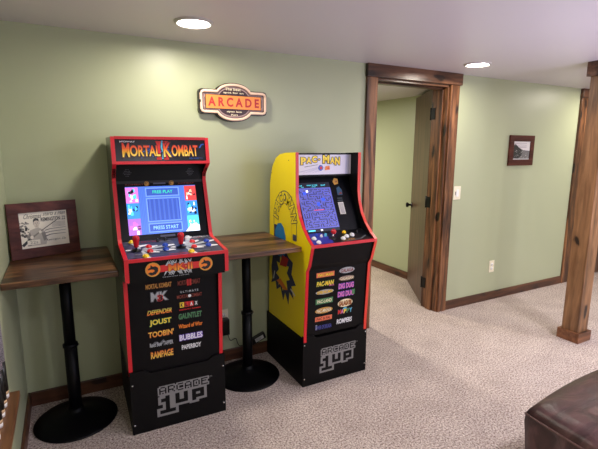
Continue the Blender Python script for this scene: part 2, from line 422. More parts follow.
GREY = ink('stencil_grey', (126, 124, 124))
def riser(t, x0, x1, h, y0=-.567, y1=-.02):
    r = MB(); r.box(x0, x0+.016, y0+.016, y1, 0, h-.012, RISER); r.box(x1-.016, x1, y0+.016, y1, 0, h-.012, RISER); r.box(x0+.016, x1-.016, y1-.016, y1, 0, h-.012, RISER)
    r.box(x0+.016, x1-.016, y0+.05, y1-.016, h-.06, h-.045, RISER)
    rs = r.build('riser', t, bevel=.0015)
    f = MB(); w = x1-x0
    pf = [(0, 0), (1, 0), (1, h), (.87, h), (.81, h-.022), (.20, h-.022), (.14, h), (0, h)]
    n = len(pf); vs = [(x0+u*w, y0, z) for u, z in pf]+[(x0+u*w, y0+.016, z) for u, z in pf]
    f.add(vs, [tuple(range(n)), tuple(range(2*n-1, n-1, -1))]+[(i, n+i, n+(i+1) % n, (i+1) % n) for i in range(n)], RISER)
    pr = Print(f, (x0, y0, 0), (w, 0, 0), (0, 0, h))
    stencil(pr, .265, .175, .815, .69, GREY)
    f.build('riser_front', rs)
    for sx in (x0+.011, x1-.011):
        for sz in (.052, .28):
            s = MB(); s.lathe((sx, y0, sz), [(.0052, 0), (.005, .002), (.001, .0035)], CHROME, 14, V((0, -1, 0))); tag(s.build('screw', rs), 'silver screw head')
    for sy in (-.2, -.44):
        s = MB(); s.lathe((x0, sy, .27), [(.0052, 0), (.005, .002), (.001, .0035)], HINGE, 14, V((-1, 0, 0))); s.build('screw', rs)

def side(name, t, x0, x1, prof, lo, hi, m, em, deco=None):
    """side panel cut to a profile, its front edge (indices lo..hi) covered by a coloured T-molding"""
    b = MB(); b.prism_x(prof, x0, x1, m)
    if deco: deco(b)
    p = b.build(name, t)
    e = MB(); q = prof[lo:hi+1]; n = len(q); outp = []
    for i in range(n):
        a, c = V(q[max(i-1, 0)]), V(q[min(i+1, n-1)]); d = (c-a).normalized(); nn = V((d.y, -d.x))
        if nn.x > 0 and abs(d.y) > abs(d.x): nn = -nn
        if abs(d.x) >= abs(d.y) and i < n/2 and nn.y < 0: nn = -nn
        outp.append(V(q[i])+nn*.0035)
    xa, xb = x0-.0015, x1+.0015
    vs = []
    for i in range(n):
        vs += [(xa, *q[i]), (xb, *q[i]), (xb, *outp[i]), (xa, *outp[i])]
    fs = [(0, 1, 2, 3), tuple((n-1)*4+k for k in (3, 2, 1, 0))]
    for i in range(n-1):
        for k in range(4): fs.append((i*4+k, i*4+(k+1) % 4, i*4+4+(k+1) % 4, i*4+4+k))
    e.add(vs, fs, em); tag(e.build('edge_molding', p), ('red' if em is RED else 'orange-red')+' edge molding')
    return p

def button(t, x, y, z, nrm, m, r=.0145, lab=None):
    b = MB(); b.lathe((x, y, z), [(r, -.002), (r, .005), (r*.86, .0075), (r*.74, .0065), (r*.70, .006), (r*.70, .011), (r*.55, .013), (.0005, .0135)], m, 22, nrm)
    return tag(b.build('push_button', t), lab)
def stick(t, x, y, z, nrm, kind):
    C = V((x, y, z)); nrm = V(nrm)
    j = MB()
    if kind == 'bat': j.lathe(C, [(.0105, .016), (.0115, .024), (.014, .04), (.0165, .055), (.017, .064), (.013, .073), (.0005, .0775)], mat('red_joystick', (196, 20, 36), .25), 24, nrm)
    else:
        j.ball(C+nrm*.045, .0165, mat('red_joystick', (196, 20, 36), .25), 1., 24)
    js = tag(j.build('joystick', t), 'red joystick top')
    s = MB(); s.cyl(C-nrm*.002, C+nrm*.03, .0048, BLK2 if kind == 'bat' else CHROME, 12); s.build('shaft', js)
    s = MB(); s.lathe(C, [(.021, -.001), (.021, .003), (.013, .005), (.006, .008)], BLK2, 24, nrm); s.build('dust_washer', js)

# ------------------------------------------------------------------ cabinet with red trim
I = dict(red=ink('red', (206, 34, 34)), org=ink('orange', (238, 128, 30)), yel=ink('yellow', (246, 208, 60)), wht=ink('white', (232, 232, 232)), sil=ink('silver', (176, 180, 184)),
         blu=ink('blue', (40, 92, 190)), cya=ink('cyan', (84, 180, 216)), grn=ink('green', (60, 128, 72)), drk=ink('dark', (10, 10, 14)), pnk=ink('pink', (228, 120, 170)),
         pur=ink('purple', (126, 92, 200)), nav=ink('navy', (26, 34, 84)), crm=ink('cream', (240, 228, 190)), brn=ink('brown', (128, 50, 36)), gry=ink('grey', (104, 106, 112)), slate=ink('slate', (72, 76, 100)), gold=ink('gold', (206, 152, 64)))
mk = thing('arcade_cabinet', (.475, -.29, 0), 'red-trimmed black arcade cabinet with bright blue screen and two red joysticks', 'arcade machine', 'arcade cabinets')
MX0, MX1 = .222, .718
mprof = [(-.03, .30), (-.03, 1.548), (-.380, 1.548), (-.405, 1.412), (-.322, 1.352), (-.308, 1.315), (-.412, 1.022), (-.432, 1.004), (-.700, .980), (-.700, .874), (-.575, .846), (-.553, .33), (-.553, .30)]
side('side_panel', mk, MX0, MX0+.016, mprof, 2, 11, DARKSIDE, RED)
side('side_panel', mk, MX1-.016, MX1, mprof, 2, 11, DARKSIDE, RED)
a, b_ = MX0+.016, MX1-.016
x = MB(); x.box(a, b_, -.042, -.03, .31, 1.54, BLACK); x.build('back_panel', mk)
x = MB(); x.box(a, b_, -.372, -.042, 1.530, 1.542, BLACK); x.build('top_panel', mk)
# marquee
m_ = MB(); mo = V((a, -.3985, 1.424)); mw = V((b_-a, 0, 0)); mh = V((0, .0215, .112)); nrm = mw.cross(mh).normalized()
m_.obox(mo, mw, mh, -nrm*.012, mat('marquee_black', (14, 13, 22), .25))
pr = Print(m_, mo, mw, mh)
flame = zgrad('ink_flame_lettering', 1.445, 1.515, [(.0, (252, 226, 110)), (.35, (250, 190, 50)), (.62, (226, 90, 30)), (1., (190, 24, 26))])
for i in range(14):   # blue lightning behind the title
    u = random.uniform(.36, .62); pr.stroke([(u, random.uniform(.1, .9)), (u+random.uniform(-.09, .09), random.uniform(.1, .9)), (u+random.uniform(-.12, .12), random.uniform(.1, .5))], .012, I['blu'], 1)
pr.stroke([(.93, .62), (.955, .78), (.985, .8)], .03, I['blu'], 1); pr.stroke([(.9, .18), (.96, .12)], .02, I['nav'], 1)
for u in (.435, .515):
    pr.poly([(u, .06), (u+.055, .06), (u+.055, .16), (u+.046, .2), (u+.046, .78), (u+.06, .93), (u-.005, .93), (u+.009, .78), (u+.009, .2), (u, .16)], I['red'], 2)
pr.stroke([(.505, .95), (.495, .62), (.515, .4), (.5, .1)], .035, I['cya'], 3)
BR = ink('maroon', (70, 8, 12))
pr.text('M', .075, .19, .15, .82, flame, 4, .02, BR, .05); pr.text('ORTAL', .155, .22, .478, .72, flame, 4, .02, BR, .05)
pr.text('K', .515, .19, .6, .86, flame, 4, .02, BR, .05); pr.text('OMBAT', .605, .22, .905, .74, flame, 4, .02, BR, .05)
pr.text('MIDWAY', .055, .845, .215, .925, I['wht'], 2, .02); pr.text('ARCADE', .80, .1, .91, .16, I['blu'], 2)
m_.build('marquee', mk)
x = MB(); x.box(a, b_, -.386, -.374, 1.536, 1.5505, RED); x.obox((a, -.4075, 1.410), (b_-a, 0, 0), (0, .003, .0145), (0, .012, -.0025), RED); tag(x.build('marquee_molding', mk), 'red molding strips above and below the title')
# speaker panel: under the marquee, back into the recess
x = MB(); x.prism_x([(-.398, 1.410), (-.300, 1.402), (-.300, 1.315), (-.286, 1.315), (-.286, 1.424), (-.398, 1.420)], a, b_, BLACK)
pr = Print(x, (a, -.300, 1.315), (b_-a, 0, 0), (0, 0, .087))
for cx_ in (.13, .85):
    for i in range(-3, 4):
        for k_ in range(-2, 3):
            if abs(i)+abs(k_) < 4: pr.disc(cx_+i*.014, .52+k_*.1, .0035, I['gry'], 1, seg=8)
x.build('speaker_panel', mk)
# bezel + screen on one slanted plane
S0, S1 = V((0, -.301, 1.316)), V((0, -.404, 1.008))
sv = (S0-S1)
bz = MB(); bo = V((a, S1.y, S1.z)); bw = V((b_-a, 0, 0)); nb = bw.cross(sv).normalized()
bz.obox(bo, bw, sv, -nb*.01, BEZ)
pr = Print(bz, bo, bw, sv)
pr.rect(.0, .955, 1, 1, I['drk'], 1); pr.text('KOMBAT', .1, .925, .3, .95, I['brn'], 2); pr.text('KOMBAT', .7, .925, .89, .95, I['brn'], 2)
def dragon(pr, u, v, r, k, ringm, back, body):
    pr.disc(u, v, r, ringm, k); pr.disc(u, v, r*.86, back, k+1)
    A = pr.asp
    q = [(-.62, -.45), (-.2, -.72), (.3, -.62), (.62, -.2), (.6, .2), (.3, .42), (.0, .38), (-.25, .62), (-.3, .3), (-.6, .12), (-.55, -.02), (-.2, .06), (.12, .0), (.2, -.18), (-.05, -.34), (-.35, -.28)]
    q = [(u+r*a_*1.12, v+r*b__*A*1.12) for a_, b__ in q]
    # star-like fan would fold: lay the body as a band of quads
    n = len(q)
    for i in range(n//2-1): pr.poly([q[i], q[i+1], q[n-2-i], q[n-1-i]], body, k+2)
dragon(pr, .335, .95, .028, 2, I['gold'], I['drk'], I['gold']); dragon(pr, .62, .95, .028, 2, I['gold'], I['drk'], I['gold'])
pr.rect(.41, .935, .55, .962, I['slate'], 2)
pr.rect(.43, .03, .6, .065, I['slate'], 2)
bz.build('screen_bezel', mk)
sc_ = MB()
def onS(px, f): return V((px, 0, 0))+V((0, S1.y, S1.z))+sv*f
so = onS(.281, .092); sw_ = V((.374, 0, 0)); sh = sv*.808
sb = glow('blue', (82, 124, 214), .95)
sc_.obox(so+nb*.0015, sw_, sh, -nb*.001, sb)
pr = Print(sc_, so+nb*.0018, sw_, sh, .0004)
G = lambda n, c, e=1.: glow(n, c, e)
lt = G('light_blue', (118, 158, 234)); dk = G('deep_blue', (58, 88, 178)); md = G('mid_blue', (74, 106, 200)); gr = G('green', (60, 222, 170)); pb = G('pale_blue', (150, 206, 240))
wh = G('white', (246, 248, 255), 1.1); cy = G('cyan', (90, 214, 236)); pk = G('pink', (226, 120, 206)); bl = G('black', (20, 22, 44), .6); vi = G('violet', (170, 110, 214)); rd = G('red', (214, 70, 70)); sb2 = G('sky', (60, 146, 230)); tn = G('tan', (230, 190, 160))
for i in range(30): u = .18+.64*i/30; pr.rect(u, .0, u+.008, 1, md, 1)
def panel(u0, v0, u1, v1, lines=False):
    pr.rect(u0-.015, v0-.02, u1+.015, v1+.02, lt, 2); pr.rect(u0, v0, u1, v1, dk, 3)
    if lines:
        for i in range(7):
            u = u0+(u1-u0)*(i+.5)/7; pr.rect(u-.012, v0+.01, u+.012, v1-.01, md, 4)
panel(.285, .80, .735, .95); panel(.285, .27, .735, .73, True); panel(.285, .05, .735, .2)
pr.text('FREE PLAY', .37, .845, .655, .91, gr, 5, .01); pr.text('PRESS START', .335, .085, .69, .16, pb, 5, .01)
rn = random.Random(3)
tiles = [[(pk, cy, wh), (sb2, wh, cy), (vi, pk, wh)], [(rd, wh, tn), (sb2, cy, wh), (cy, wh, tn)]]
for ci, (u0_, u1_) in enumerate(((.0, .17), (.83, 1.))):
    for ri, cs in enumerate(tiles[ci]):
        v1_ = .985-ri*.325; v0_ = v1_-.325 if ri < 2 else .0
        pr.rect(u0_, v0_, u1_, v1_, cs[0], 2)
        for q in range(16):   # loose mosaic of colour patches
            a_, b2 = rn.uniform(u0_+.012, u1_-.045), rn.uniform(v0_+.01, v1_-.09)
            w_, h_ = rn.uniform(.02, .045), rn.uniform(.03, .085)
            pr.poly([(a_, b2), (a_+w_, b2+rn.uniform(-.01, .02)), (a_+w_*.8, b2+h_), (a_+w_*.1, b2+h_*.9)], rn.choice([cs[1], cs[1], cs[2], cs[2], cs[0], bl]), 3+q % 3)
pr.poly([(.79, .0), (1, .0), (1, .12), (.93, .17), (.84, .08)], wh, 7)
tag(sc_.build('screen', mk), 'lit blue screen')
# control deck
K0, K1 = V((0, -.700, .9785)), V((0, -.412, 1.008))
kv = K1-K0; ko = V((a, K0.y, K0.z)); kw = V((b_-a, 0, 0)); kn = kw.cross(kv).normalized()
dkm = MB(); dkm.obox(ko, kw, kv, -kn*.014, mat('deck_print', (58, 60, 80), .4, 0, .3))
pr = Print(dkm, ko, kw, kv)
for i in range(60):
    u, v = random.random(), random.random(); l_ = random.uniform(.02, .07)
    pr.rect(max(0, u-l_), max(0, v-.02), min(1, u+l_), min(1, v+.02), random.choice([I['slate'], I['drk'], I['slate'], I['gry']]), 1+i % 2)
BT1 = dict(yl=(.285, -.440), r1=(.356, -.535), r2=(.352, -.605), y2=(.322, -.672), b1=(.437, -.535), b2=(.428, -.600))
BT2 = dict(w0=(.574, -.440), r1=(.581, -.515), r2=(.570, -.600), y2=(.540, -.668), b1=(.655, -.525), b2=(.646, -.595))
def kuv(x_, y_): return ((x_-a)/(b_-a), (y_-K0.y)/(K1.y-K0.y))
def streak(p, q_, w_, m): pr.stroke([kuv(*p), kuv((p[0]+q_[0])/2+.006, (p[1]+q_[1])/2), kuv(*q_)], w_, m, 4, w_*.3)
for (jx, jy), bt in (((.293, -.567), BT1), ((.508, -.577), BT2)):
    for k_, (bx, by) in bt.items():
        streak((bx, by), (jx+.02, jy), .05, I['sil'])
    for k_, (bx, by) in bt.items():
        ang = math.atan2(by-jy, bx-jx); streak((bx, by), (min(.70, max(.24, bx+.05*math.cos(ang))), max(-.695, min(-.415, by+.04*math.sin(ang)))), .06, I['wht'])
    streak((jx, jy), (jx-.05, jy+.01), .07, I['wht']); streak((jx+.02, jy+.06), (jx+.07, jy+.075), .06, I['wht'])
    pr.disc(*kuv(jx, jy), .06, I['drk'], 5)
    pr.text('MORTAL KOMBAT', *kuv(jx+.04, -.452), *kuv(jx+.14, -.440), I['red'], 5)
pr.text('MORTAL KOMBAT', *kuv(.43, -.685), *kuv(.53, -.668), I['red'], 5)
pr.text('KOMBAT', *kuv(.59, -.446), *kuv(.69, -.43), I['wht'], 5)
dkm.build('control_deck', mk)
x = MB(); x.box(a, b_, -.7035, -.6925, .966, .9815, RED); tag(x.build('deck_molding', mk), 'red molding strip along the deck front')
def kz(y_): return K0.z+(y_-K0.y)/(K1.y-K0.y)*(K1.z-K0.z)
bc = dict(y=mat('yellow_button', (240, 200, 24), .3), r=mat('red_button', (214, 30, 34), .3), b=mat('blue_button', (24, 70, 180), .3), w=mat('white_button', (232, 232, 232), .3))
cn = dict(y='yellow push button', r='red push button', b='blue push button', w='white push button')
for bt in (BT1, BT2):
    for k_, (bx, by) in bt.items(): button(mk, bx, by, kz(by)+.0015, kn, bc[k_[0]], .0155, cn[k_[0]])
for bx, by in ((.415, -.445), (.455, -.44)): button(mk, bx, by, kz(by)+.0015, kn, mat('black_button', (20, 20, 24), .3), .009, 'small black push button')
stick(mk, .293, -.567, kz(-.567)+.003, kn, 'bat'); stick(mk, .508, -.577, kz(-.577)+.003, kn, 'bat')
# apron below deck
ap = MB(); ap.box(a, b_, -.6965, -.684, .874, .966, mat('apron_black', (10, 9, 10), .4, 0, .15)); ap.prism_x([(-.69, .874), (-.69, .862), (-.575, .836), (-.575, .846)], a, b_, BLACK)
pr = Print(ap, (a, -.6965, .874), (b_-a, 0, 0), (0, 0, .092))
pr.rect(.17, .34, .83, .70, I['red'], 1)
dragon(pr, .235, .52, .075, 2, I['gold'], I['org'], I['drk']); dragon(pr, .785, .52, .075, 2, I['gold'], I['org'], I['drk'])
for i in range(16):
    u = .37+.26*i/15; d_ = random.uniform(.02, .05)
    pr.poly([(u-.012, .66), (u+.012, .66), (u+random.choice((-1, 1))*d_, .95)], I['sil'], 2); pr.poly([(u-.012, .36), (u+.012, .36), (u+random.choice((-1, 1))*d_, .1)], I['sil'], 2)
pr.text('MK·II', .39, .34, .64, .72, zgrad('ink_orange_lettering', .9, .945, [(0, (240, 190, 60)), (.6, (236, 110, 30)), (1, (200, 40, 30))]), 3, .03, I['brn'], .05)
pr.text('FINISHING MOVES', .33, .03, .6, .08, I['sil'], 3)
ap.build('apron', mk)
# lower front with the list of games
fp = MB(); fp.box(a, b_, -.553, -.541, .31, .846, mat('front_print_black', (10, 8, 10), .5, 0, .15))
fo = V((a, -.553, .336)); pr = Print(fp, fo, (b_-a, 0, 0), (0, 0, .51))
def row(side_, z, h, w, t, m, out=None, **k):
    c = .33 if side_ == 0 else .665
    vz = (z-.336)/.51; vh = h*.88/.51; uw = w*.95/(b_-a)
    pr.text(t, c-uw/2, vz-vh/2, c+uw/2, vz+vh/2, m, 3, k.pop('off', .02), out, **k)
row(0, .795, .028, .135, 'MORTAL KOMBAT', I['gold'], I['brn']); row(1, .793, .03, .125, 'MORTAL KOMBAT', I['brn'], None)
vz = (.793-.336)/.51; pr.text('II', .64, vz-.035, .69, vz+.035, I['red'], 5, .05)
row(0, .738, .052, .085, 'MK', I['sil'], I['gry'], outw=.06); pr.text('3', .315, .74, .365, .80, I['drk'], 5, .03, I['red'], .06)
row(1, .744, .013, .10, 'U L T I M A T E', I['sil']); row(1, .718, .022, .14, 'MORTAL KOMBAT', I['brn']); pr.disc(.665, (.718-.336)/.51, .018, I['wht'], 6); 
row(0, .655, .028, .13, 'DEFENDER', zgrad('ink_defender', .64, .67, [(0, (236, 60, 40)), (.5, (246, 200, 60)), (1, (60, 170, 90))]), I['brn'], slant=.05)
for i, (ch, m1, m2) in enumerate((('K', I['drk'], I['yel']), ('L', I['drk'], I['red']), ('A', I['wht'], I['red']), ('X', I['wht'], I['drk']))):
    u = .575+i*.054; v = (.672-.336)/.51; pr.rect(u-.024, v-.028, u+.024, v+.028, m2, 2); pr.text(ch, u-.015, v-.02, u+.015, v+.02, m1, 4, .04)
row(1, .645, .008, .12, 'MIDWAY GAMES', I['red'])
row(0, .597, .04, .115, 'JOUST', I['yel'], I['grn'], outw=.06); row(1, .608, .034, .13, 'GAUNTLET', I['grn'], I['gry'], outw=.03)
row(0, .535, .036, .135, "TOOBIN'", zgrad('ink_toobin', .5, .56, [(0, (236, 90, 40)), (1, (248, 214, 80))]), I['brn']); row(1, .553, .027, .135, 'Wizard of Wor', I['org'], I['brn'], outw=.03)
row(0, .477, .026, .125, 'Root Beer TAPPER', I['sil']); pr.stroke([(.21, .26), (.27, .3), (.31, .27), (.36, .31)], .012, I['gry'], 2)
row(1, .488, .036, .13, 'BUBBLES', I['wht'], I['pur'], outw=.07)
row(0, .42, .042, .12, 'RAMPAGE', zgrad('ink_rampage', .4, .44, [(0, (248, 220, 90)), (1, (226, 110, 40))]), I['brn']); row(1, .432, .03, .11, 'PAPERBOY', I['wht'], I['gry'], outw=.04)
tag(fp.build('front_panel', mk), 'black front panel printed with game titles')
riser(mk, .222, .727, .352)
mk.rotation_euler.z = math.radians(-1.2); mk.location.x += .002

# ------------------------------------------------------------------ yellow-sided cabinet
pc = thing('arcade_cabinet', (1.48, -.29, 0), 'yellow-sided arcade cabinet with maze screen and single red ball joystick', 'arcade machine', 'arcade cabinets')
PX0, PX1 = 1.237, 1.714
pprof = [(-.045, .30), (-.075, 1.25), (-.092, 1.32), (-.12, 1.38), (-.168, 1.43), (-.23, 1.455), (-.31, 1.466), (-.448, 1.470), (-.450, 1.40), (-.452, 1.22), (-.466, 1.15), (-.495, 1.08), (-.54, 1.02), (-.60, .965), (-.648, .934), (-.648, .918), (-.612, .80), (-.588, .765), (-.566, .36), (-.566, .30)]
def sideart(b):
    pr = Print(b, (PX0, 0, 0), (0, -1, 0), (0, 0, 1), .0007)   # u = distance from wall, v = height
    ln = I['nav']
    # arch of lettering
    pts_o = []; pts_i = []
    for i in range(25):
        t = math.pi*(1-i/24); pts_o.append((.303+.163*math.cos(t), 1.03+.195*math.sin(t) if i < 26 else 0)); pts_i.append((.303+.095*math.cos(t), 1.03+.115*math.sin(t)))
    pts_o = [(.14, .985)]+pts_o+[(.466, .93)]; pts_i = [(.21, .985)]+pts_i+[(.405, .93)]
    pr.stroke(pts_o, .0026, ln, 2); pr.stroke(pts_i, .0014, I['gold'], 2)
    word = 'PAC·MAN'
    for i, ch in enumerate(word):
        t = math.pi*(1.0-(i+.5)/len(word)); c, s_ = math.cos(t), math.sin(t); cx_, cy_ = .303+.130*c, 1.03+.155*s_
        sz = .030 if ch != '·' else .012; rot = t-math.pi/2
        vs, fs = glyphs(ch, .02)
        xa = min(p[0] for p in vs); xb = max(p[0] for p in vs); ya = min(p[1] for p in vs); yb = max(p[1] for p in vs)
        for off, m_, kk in ((.07, ln, 3), (.02, YEL, 4)):
            vs, fs = glyphs(ch, off); q = []
            for x_, y_ in vs:
                lx = ((x_-xa)/(xb-xa)-.5)*2*sz*.9; ly = ((y_-ya)/(yb-ya)-.5)*2*sz*1.25
                q.append(pr.P(cx_+lx*math.cos(rot)-ly*math.sin(rot), cy_+lx*math.sin(rot)+ly*math.cos(rot), kk))
            b.add(q, fs, m_)
    pr.rect(.415, .925, .462, .965, I['gry'], 2)
    for i in range(4): pr.rect(.419+i*.0105, .93, .424+i*.0105, .96, ln, 3)
    # big blue patch standing on the table line, with dark shade at its back
    BP = ink('side_blue', (20, 122, 190))
    pr.poly([(.14, .985), (.16, .99), (.2, .985), (.2, .86), (.14, .86)], ln, 2)
    pr.poly([(.155, .86), (.16, .95), (.20, 1.0), (.25, 1.01), (.29, .985), (.315, .93), (.32, .86), (.3, .78), (.2, .78)], BP, 3)
    # lower dark ragged patch with yellow and red splashes
    pr.poly([(.09, .56), (.11, .6), (.095, .68), (.12, .77), (.11, .86), (.18, .84), (.30, .85), (.36, .80), (.42, .78), (.40, .70), (.46, .64), (.40, .62), (.43, .54), (.37, .57), (.36, .48), (.31, .55), (.28, .485), (.24, .57), (.18, .535), (.16, .59)], ln, 2)
    import math as _m
    st = [(.275+(.105 if q % 2 else .062)*_m.cos(q*_m.pi/9+.2), .675+(.125 if q % 2 else .08)*_m.sin(q*_m.pi/9+.2)) for q in range(18)]
    pr.poly(st, YEL, 3)
    pr.poly([(.23, .72), (.27, .80), (.36, .79), (.33, .73)], I['red'], 4); pr.poly([(.18, .60), (.24, .63), (.35, .58), (.30, .565)], I['org'], 4)
    pr.stroke([(.39, .60), (.45, .57)], .006, I['wht'], 3); pr.stroke([(.15, .66), (.13, .6)], .006, I['wht'], 3)
    for u, v in ((.115, .3), (.11, 1.33), (.36, 1.42)):
        pr.disc(u, v, .004, I['drk'], 3, seg=10)
side('side_panel', pc, PX0, PX0+.017, pprof, 7, 19, YEL, RED, sideart)
side('side_panel', pc, PX1-.017, PX1, pprof, 7, 19, BLACK, REDO)
a, b_ = PX0+.017, PX1-.017
x = MB(); x.prism_x([(-.047, .31), (-.075, 1.25), (-.087, 1.25), (-.059, .31)], a, b_, BLACK); x.build('back_panel', pc)
x = MB(); x.prism_x([(-.087, 1.25), (-.104, 1.318), (-.132, 1.374), (-.176, 1.42), (-.235, 1.444), (-.31, 1.454), (-.37, 1.455), (-.37, 1.465), (-.31, 1.464), (-.23, 1.453), (-.168, 1.428), (-.12, 1.378), (-.092, 1.318), (-.075, 1.25)], a, b_, BLACK); x.build('top_panel', pc)
m_ = MB(); mo = V((a, -.366, 1.328)); mw = V((b_-a, 0, 0)); mh = V((0, 0, .137))
m_.obox(mo, mw, mh, V((0, .012, 0)), ink('marquee_lilac', (226, 222, 236)))
pr = Print(m_, mo, mw, mh)
for i in range(9): pr.stroke([(.03+.05*i, .08+.02*(i % 3)), (.42+.02*i, .34+.02*(i % 2))], .006, ink('pale_violet', (190, 188, 214)), 1)
pr.rect(.9, .0, .97, 1, ink('lilac_band', (206, 206, 232)), 1)
PY = zgrad('ink_pac_yellow', 1.37, 1.44, [(0, (246, 196, 30)), (1, (252, 224, 50))])
xs = [(.02, 'P', .47, .80), (.125, 'A', .52, .80), (.235, 'C', .56, .86), (.36, '·', .66, .74), (.45, 'M', .52, .90), (.595, 'A', .50, .80), (.70, 'N', .44, .80)]
fm_ = lambda u: .14+(u-.03)*.66/.78
for u, ch, v0_, v1_ in xs: pr.text(ch, fm_(u+.01), v0_, fm_(u+(.11 if ch not in 'M·' else .14 if ch == 'M' else .045)), v1_, PY, 3, .055, I['drk'], .07)
pr.stroke([(.2, .36), (.42, .46)], .012, I['gry'], 2)
pr.disc(.47, .31, .042, I['blu'], 2); pr.disc(.475, .31, .022, I['red'], 3); pr.poly([(.54, .2), (.63, .22), (.62, .40), (.55, .38)], I['org'], 2); pr.poly([(.57, .24), (.615, .26), (.61, .34)], I['red'], 3)
m_.build('marquee', pc)
x = MB(); x.prism_x([(-.366, 1.328), (-.366, 1.318), (-.330, 1.305), (-.318, 1.305), (-.318, 1.328)], a, b_, BLACK); x.build('speaker_panel', pc)
S0, S1 = V((0, -.330, 1.318)), V((0, -.502, .976)); sv = S0-S1
bo = V((a, S1.y, S1.z)); bw = V((b_-a, 0, 0)); nb = bw.cross(sv).normalized()
bz = MB(); bz.obox(bo, bw, sv, -nb*.01, BEZ); pr = Print(bz, bo, bw, sv)
pr.rect(.705, .285, .80, .50, I['crm'], 2); pr.rect(.705, .285, .80, .50, ink('card', (206, 200, 194)), 3)
for i in range(9): pr.rect(.72, .305+i*.02, .785, .312+i*.02, I['gry'], 4)
pr.poly([(.72, .82), (.79, .84), (.8, .93), (.74, .95), (.70, .88)], I['gold'], 2); pr.poly([(.74, .86), (.775, .87), (.77, .91)], I['brn'], 3)
pr.poly([(.735, .63), (.82, .63), (.83, .72), (.79, .79), (.74, .76)], ink('steel_blue', (36, 76, 108)), 2); pr.poly([(.75, .64), (.82, .655), (.80, .69)], I['brn'], 3)
for i, v in enumerate((.56, .52)): pr.rect(.71, v, .80, v+.025, ink('dark_teal', (24, 40, 48)), 2)
bz.build('screen_bezel', pc)
def onP(px, f): return V((px, S1.y, S1.z))+sv*f
sc_ = MB(); so = onP(1.288, .015); sw_ = V((.246, 0, 0)); sh = sv*.86
sc_.obox(so+nb*.0015, sw_, sh, -nb*.001, glow('off_black', (30, 32, 46), .45)); pr = Print(sc_, so+nb*.0018, sw_, sh, .0004)
mzb = glow('maze_blue', (84, 88, 168), .8); mzd = glow('maze_dark', (52, 50, 74), .55); mzl = glow('maze_bright', (52, 84, 216), .95)
pr.rect(.0, .06, 1, .89, mzb, 1)
# a plain generic maze: random corridors on a grid, dots at crossings
rn = random.Random(11); NXm, NYm = 14, 17
def cell(i, j_): return (.02+.96*(i+.5)/NXm, .075+.80*(j_+.5)/NYm)
seen = {(0, 0)}; st = [(0, 0)]
hw = .019; edges = []
while st:
    i, j_ = st[-1]; nx = [(i+d, j_+e) for d, e in ((1, 0), (-1, 0), (0, 1), (0, -1)) if 0 <= i+d < NXm and 0 <= j_+e < NYm and (i+d, j_+e) not in seen]
    if not nx: st.pop(); continue
    q = rn.choice(nx); seen.add(q); st.append(q); edges.append(((i, j_), q))
for p, q in edges:
    if rn.random() < .92:
        (u0_, v0_), (u1_, v1_) = cell(*p), cell(*q); hv = hw*pr.asp*.82
        pr.rect(min(u0_, u1_)-hw*.6, min(v0_, v1_)-hv*.55, max(u0_, u1_)+hw*.6, max(v0_, v1_)+hv*.55, mzd, 2)
for i in range(NXm):
    for j_ in range(NYm):
        if rn.random() < .5:
            u, v = cell(i, j_); pr.rect(u-.006, v-.0045, u+.006, v+.0045, glow('maze_dot', (170, 160, 200), .9), 3)
for u, v in ((.18, .78), (.53, .55), (.70, .64)): pr.rect(u-.045, v-.03, u+.045, v+.03, mzl, 4)
pr.rect(.36, .425, .66, .437, glow('maze_red', (220, 70, 80)), 4)
pr.rect(.24, .80, .3, .845, wh, 4)
pr.text('1UP', .06, .925, .16, .95, cy, 4, .01); pr.text('HIGH SCORE', .30, .93, .62, .955, cy, 4, .01); pr.text('2UP', .72, .925, .86, .95, cy, 4, .01); pr.text('00', .13, .90, .2, .918, cy, 4); pr.text('10000', .42, .90, .56, .918, cy, 4)
pr.rect(.06, .015, .26, .04, cy, 4); pr.rect(.42, .012, .48, .042, wh, 4)
tag(sc_.build('screen', pc), 'lit maze screen')
K0, K1 = V((0, -.644, .9345)), V((0, -.500, .978)); kv = K1-K0; ko = V((a, K0.y, K0.z)); kw = V((b_-a, 0, 0)); kn = kw.cross(kv).normalized()
dkm = MB(); dkm.obox(ko, kw, kv, -kn*.012, mat('deck_black', (16, 16, 20), .3)); pr = Print(dkm, ko, kw, kv)
DB = ink('deck_blue', (44, 46, 150))
pr.poly([(.02, .05), (.33, .05), (.36, .4), (.30, .95), (.10, .95), (.02, .7)], DB, 1)
pr.stroke([(.33, .3), (.42, .55)], .05, I['red'], 2); pr.stroke([(.30, .6), (.36, .85)], .05, I['cya'], 2); pr.text('PAC-MAN', .5, .1, .7, .25, I['gold'], 2); pr.stroke([(.55, .1), (.8, .14), (.95, .4)], .02, I['gry'], 1)
dkm.build('control_deck', pc)
x = MB(); x.box(a, b_, -.6505, -.640, .918, .936, RED); tag(x.build('deck_molding', pc), 'red molding strip along the deck front')
def kz(y_): return K0.z+(y_-K0.y)/(K1.y-K0.y)*(K1.z-K0.z)
wb = bc['w']
for bx, by, m_, r_, l_ in ((1.297, -.575, wb, .015, 'white push button'), (1.303, -.622, wb, .015, 'white push button'), (1.360, -.555, wb, .009, 'small white push button'), (1.332, -.54, bc['b'], .009, 'small blue push button'),
                        (1.487, -.606, wb, .0155, 'white push button'), (1.527, -.585, wb, .0155, 'white push button'), (1.574, -.575, wb, .0155, 'white push button'), (1.540, -.535, bc['y'], .0135, 'yellow push button'), (1.63, -.545, mat('black_button', (20, 20, 24), .3), .008, 'small black push button')):
    button(pc, bx, by, kz(by)+.0015, kn, m_, r_, l_)
stick(pc, 1.418, -.59, kz(-.59)+.003, kn, 'ball')
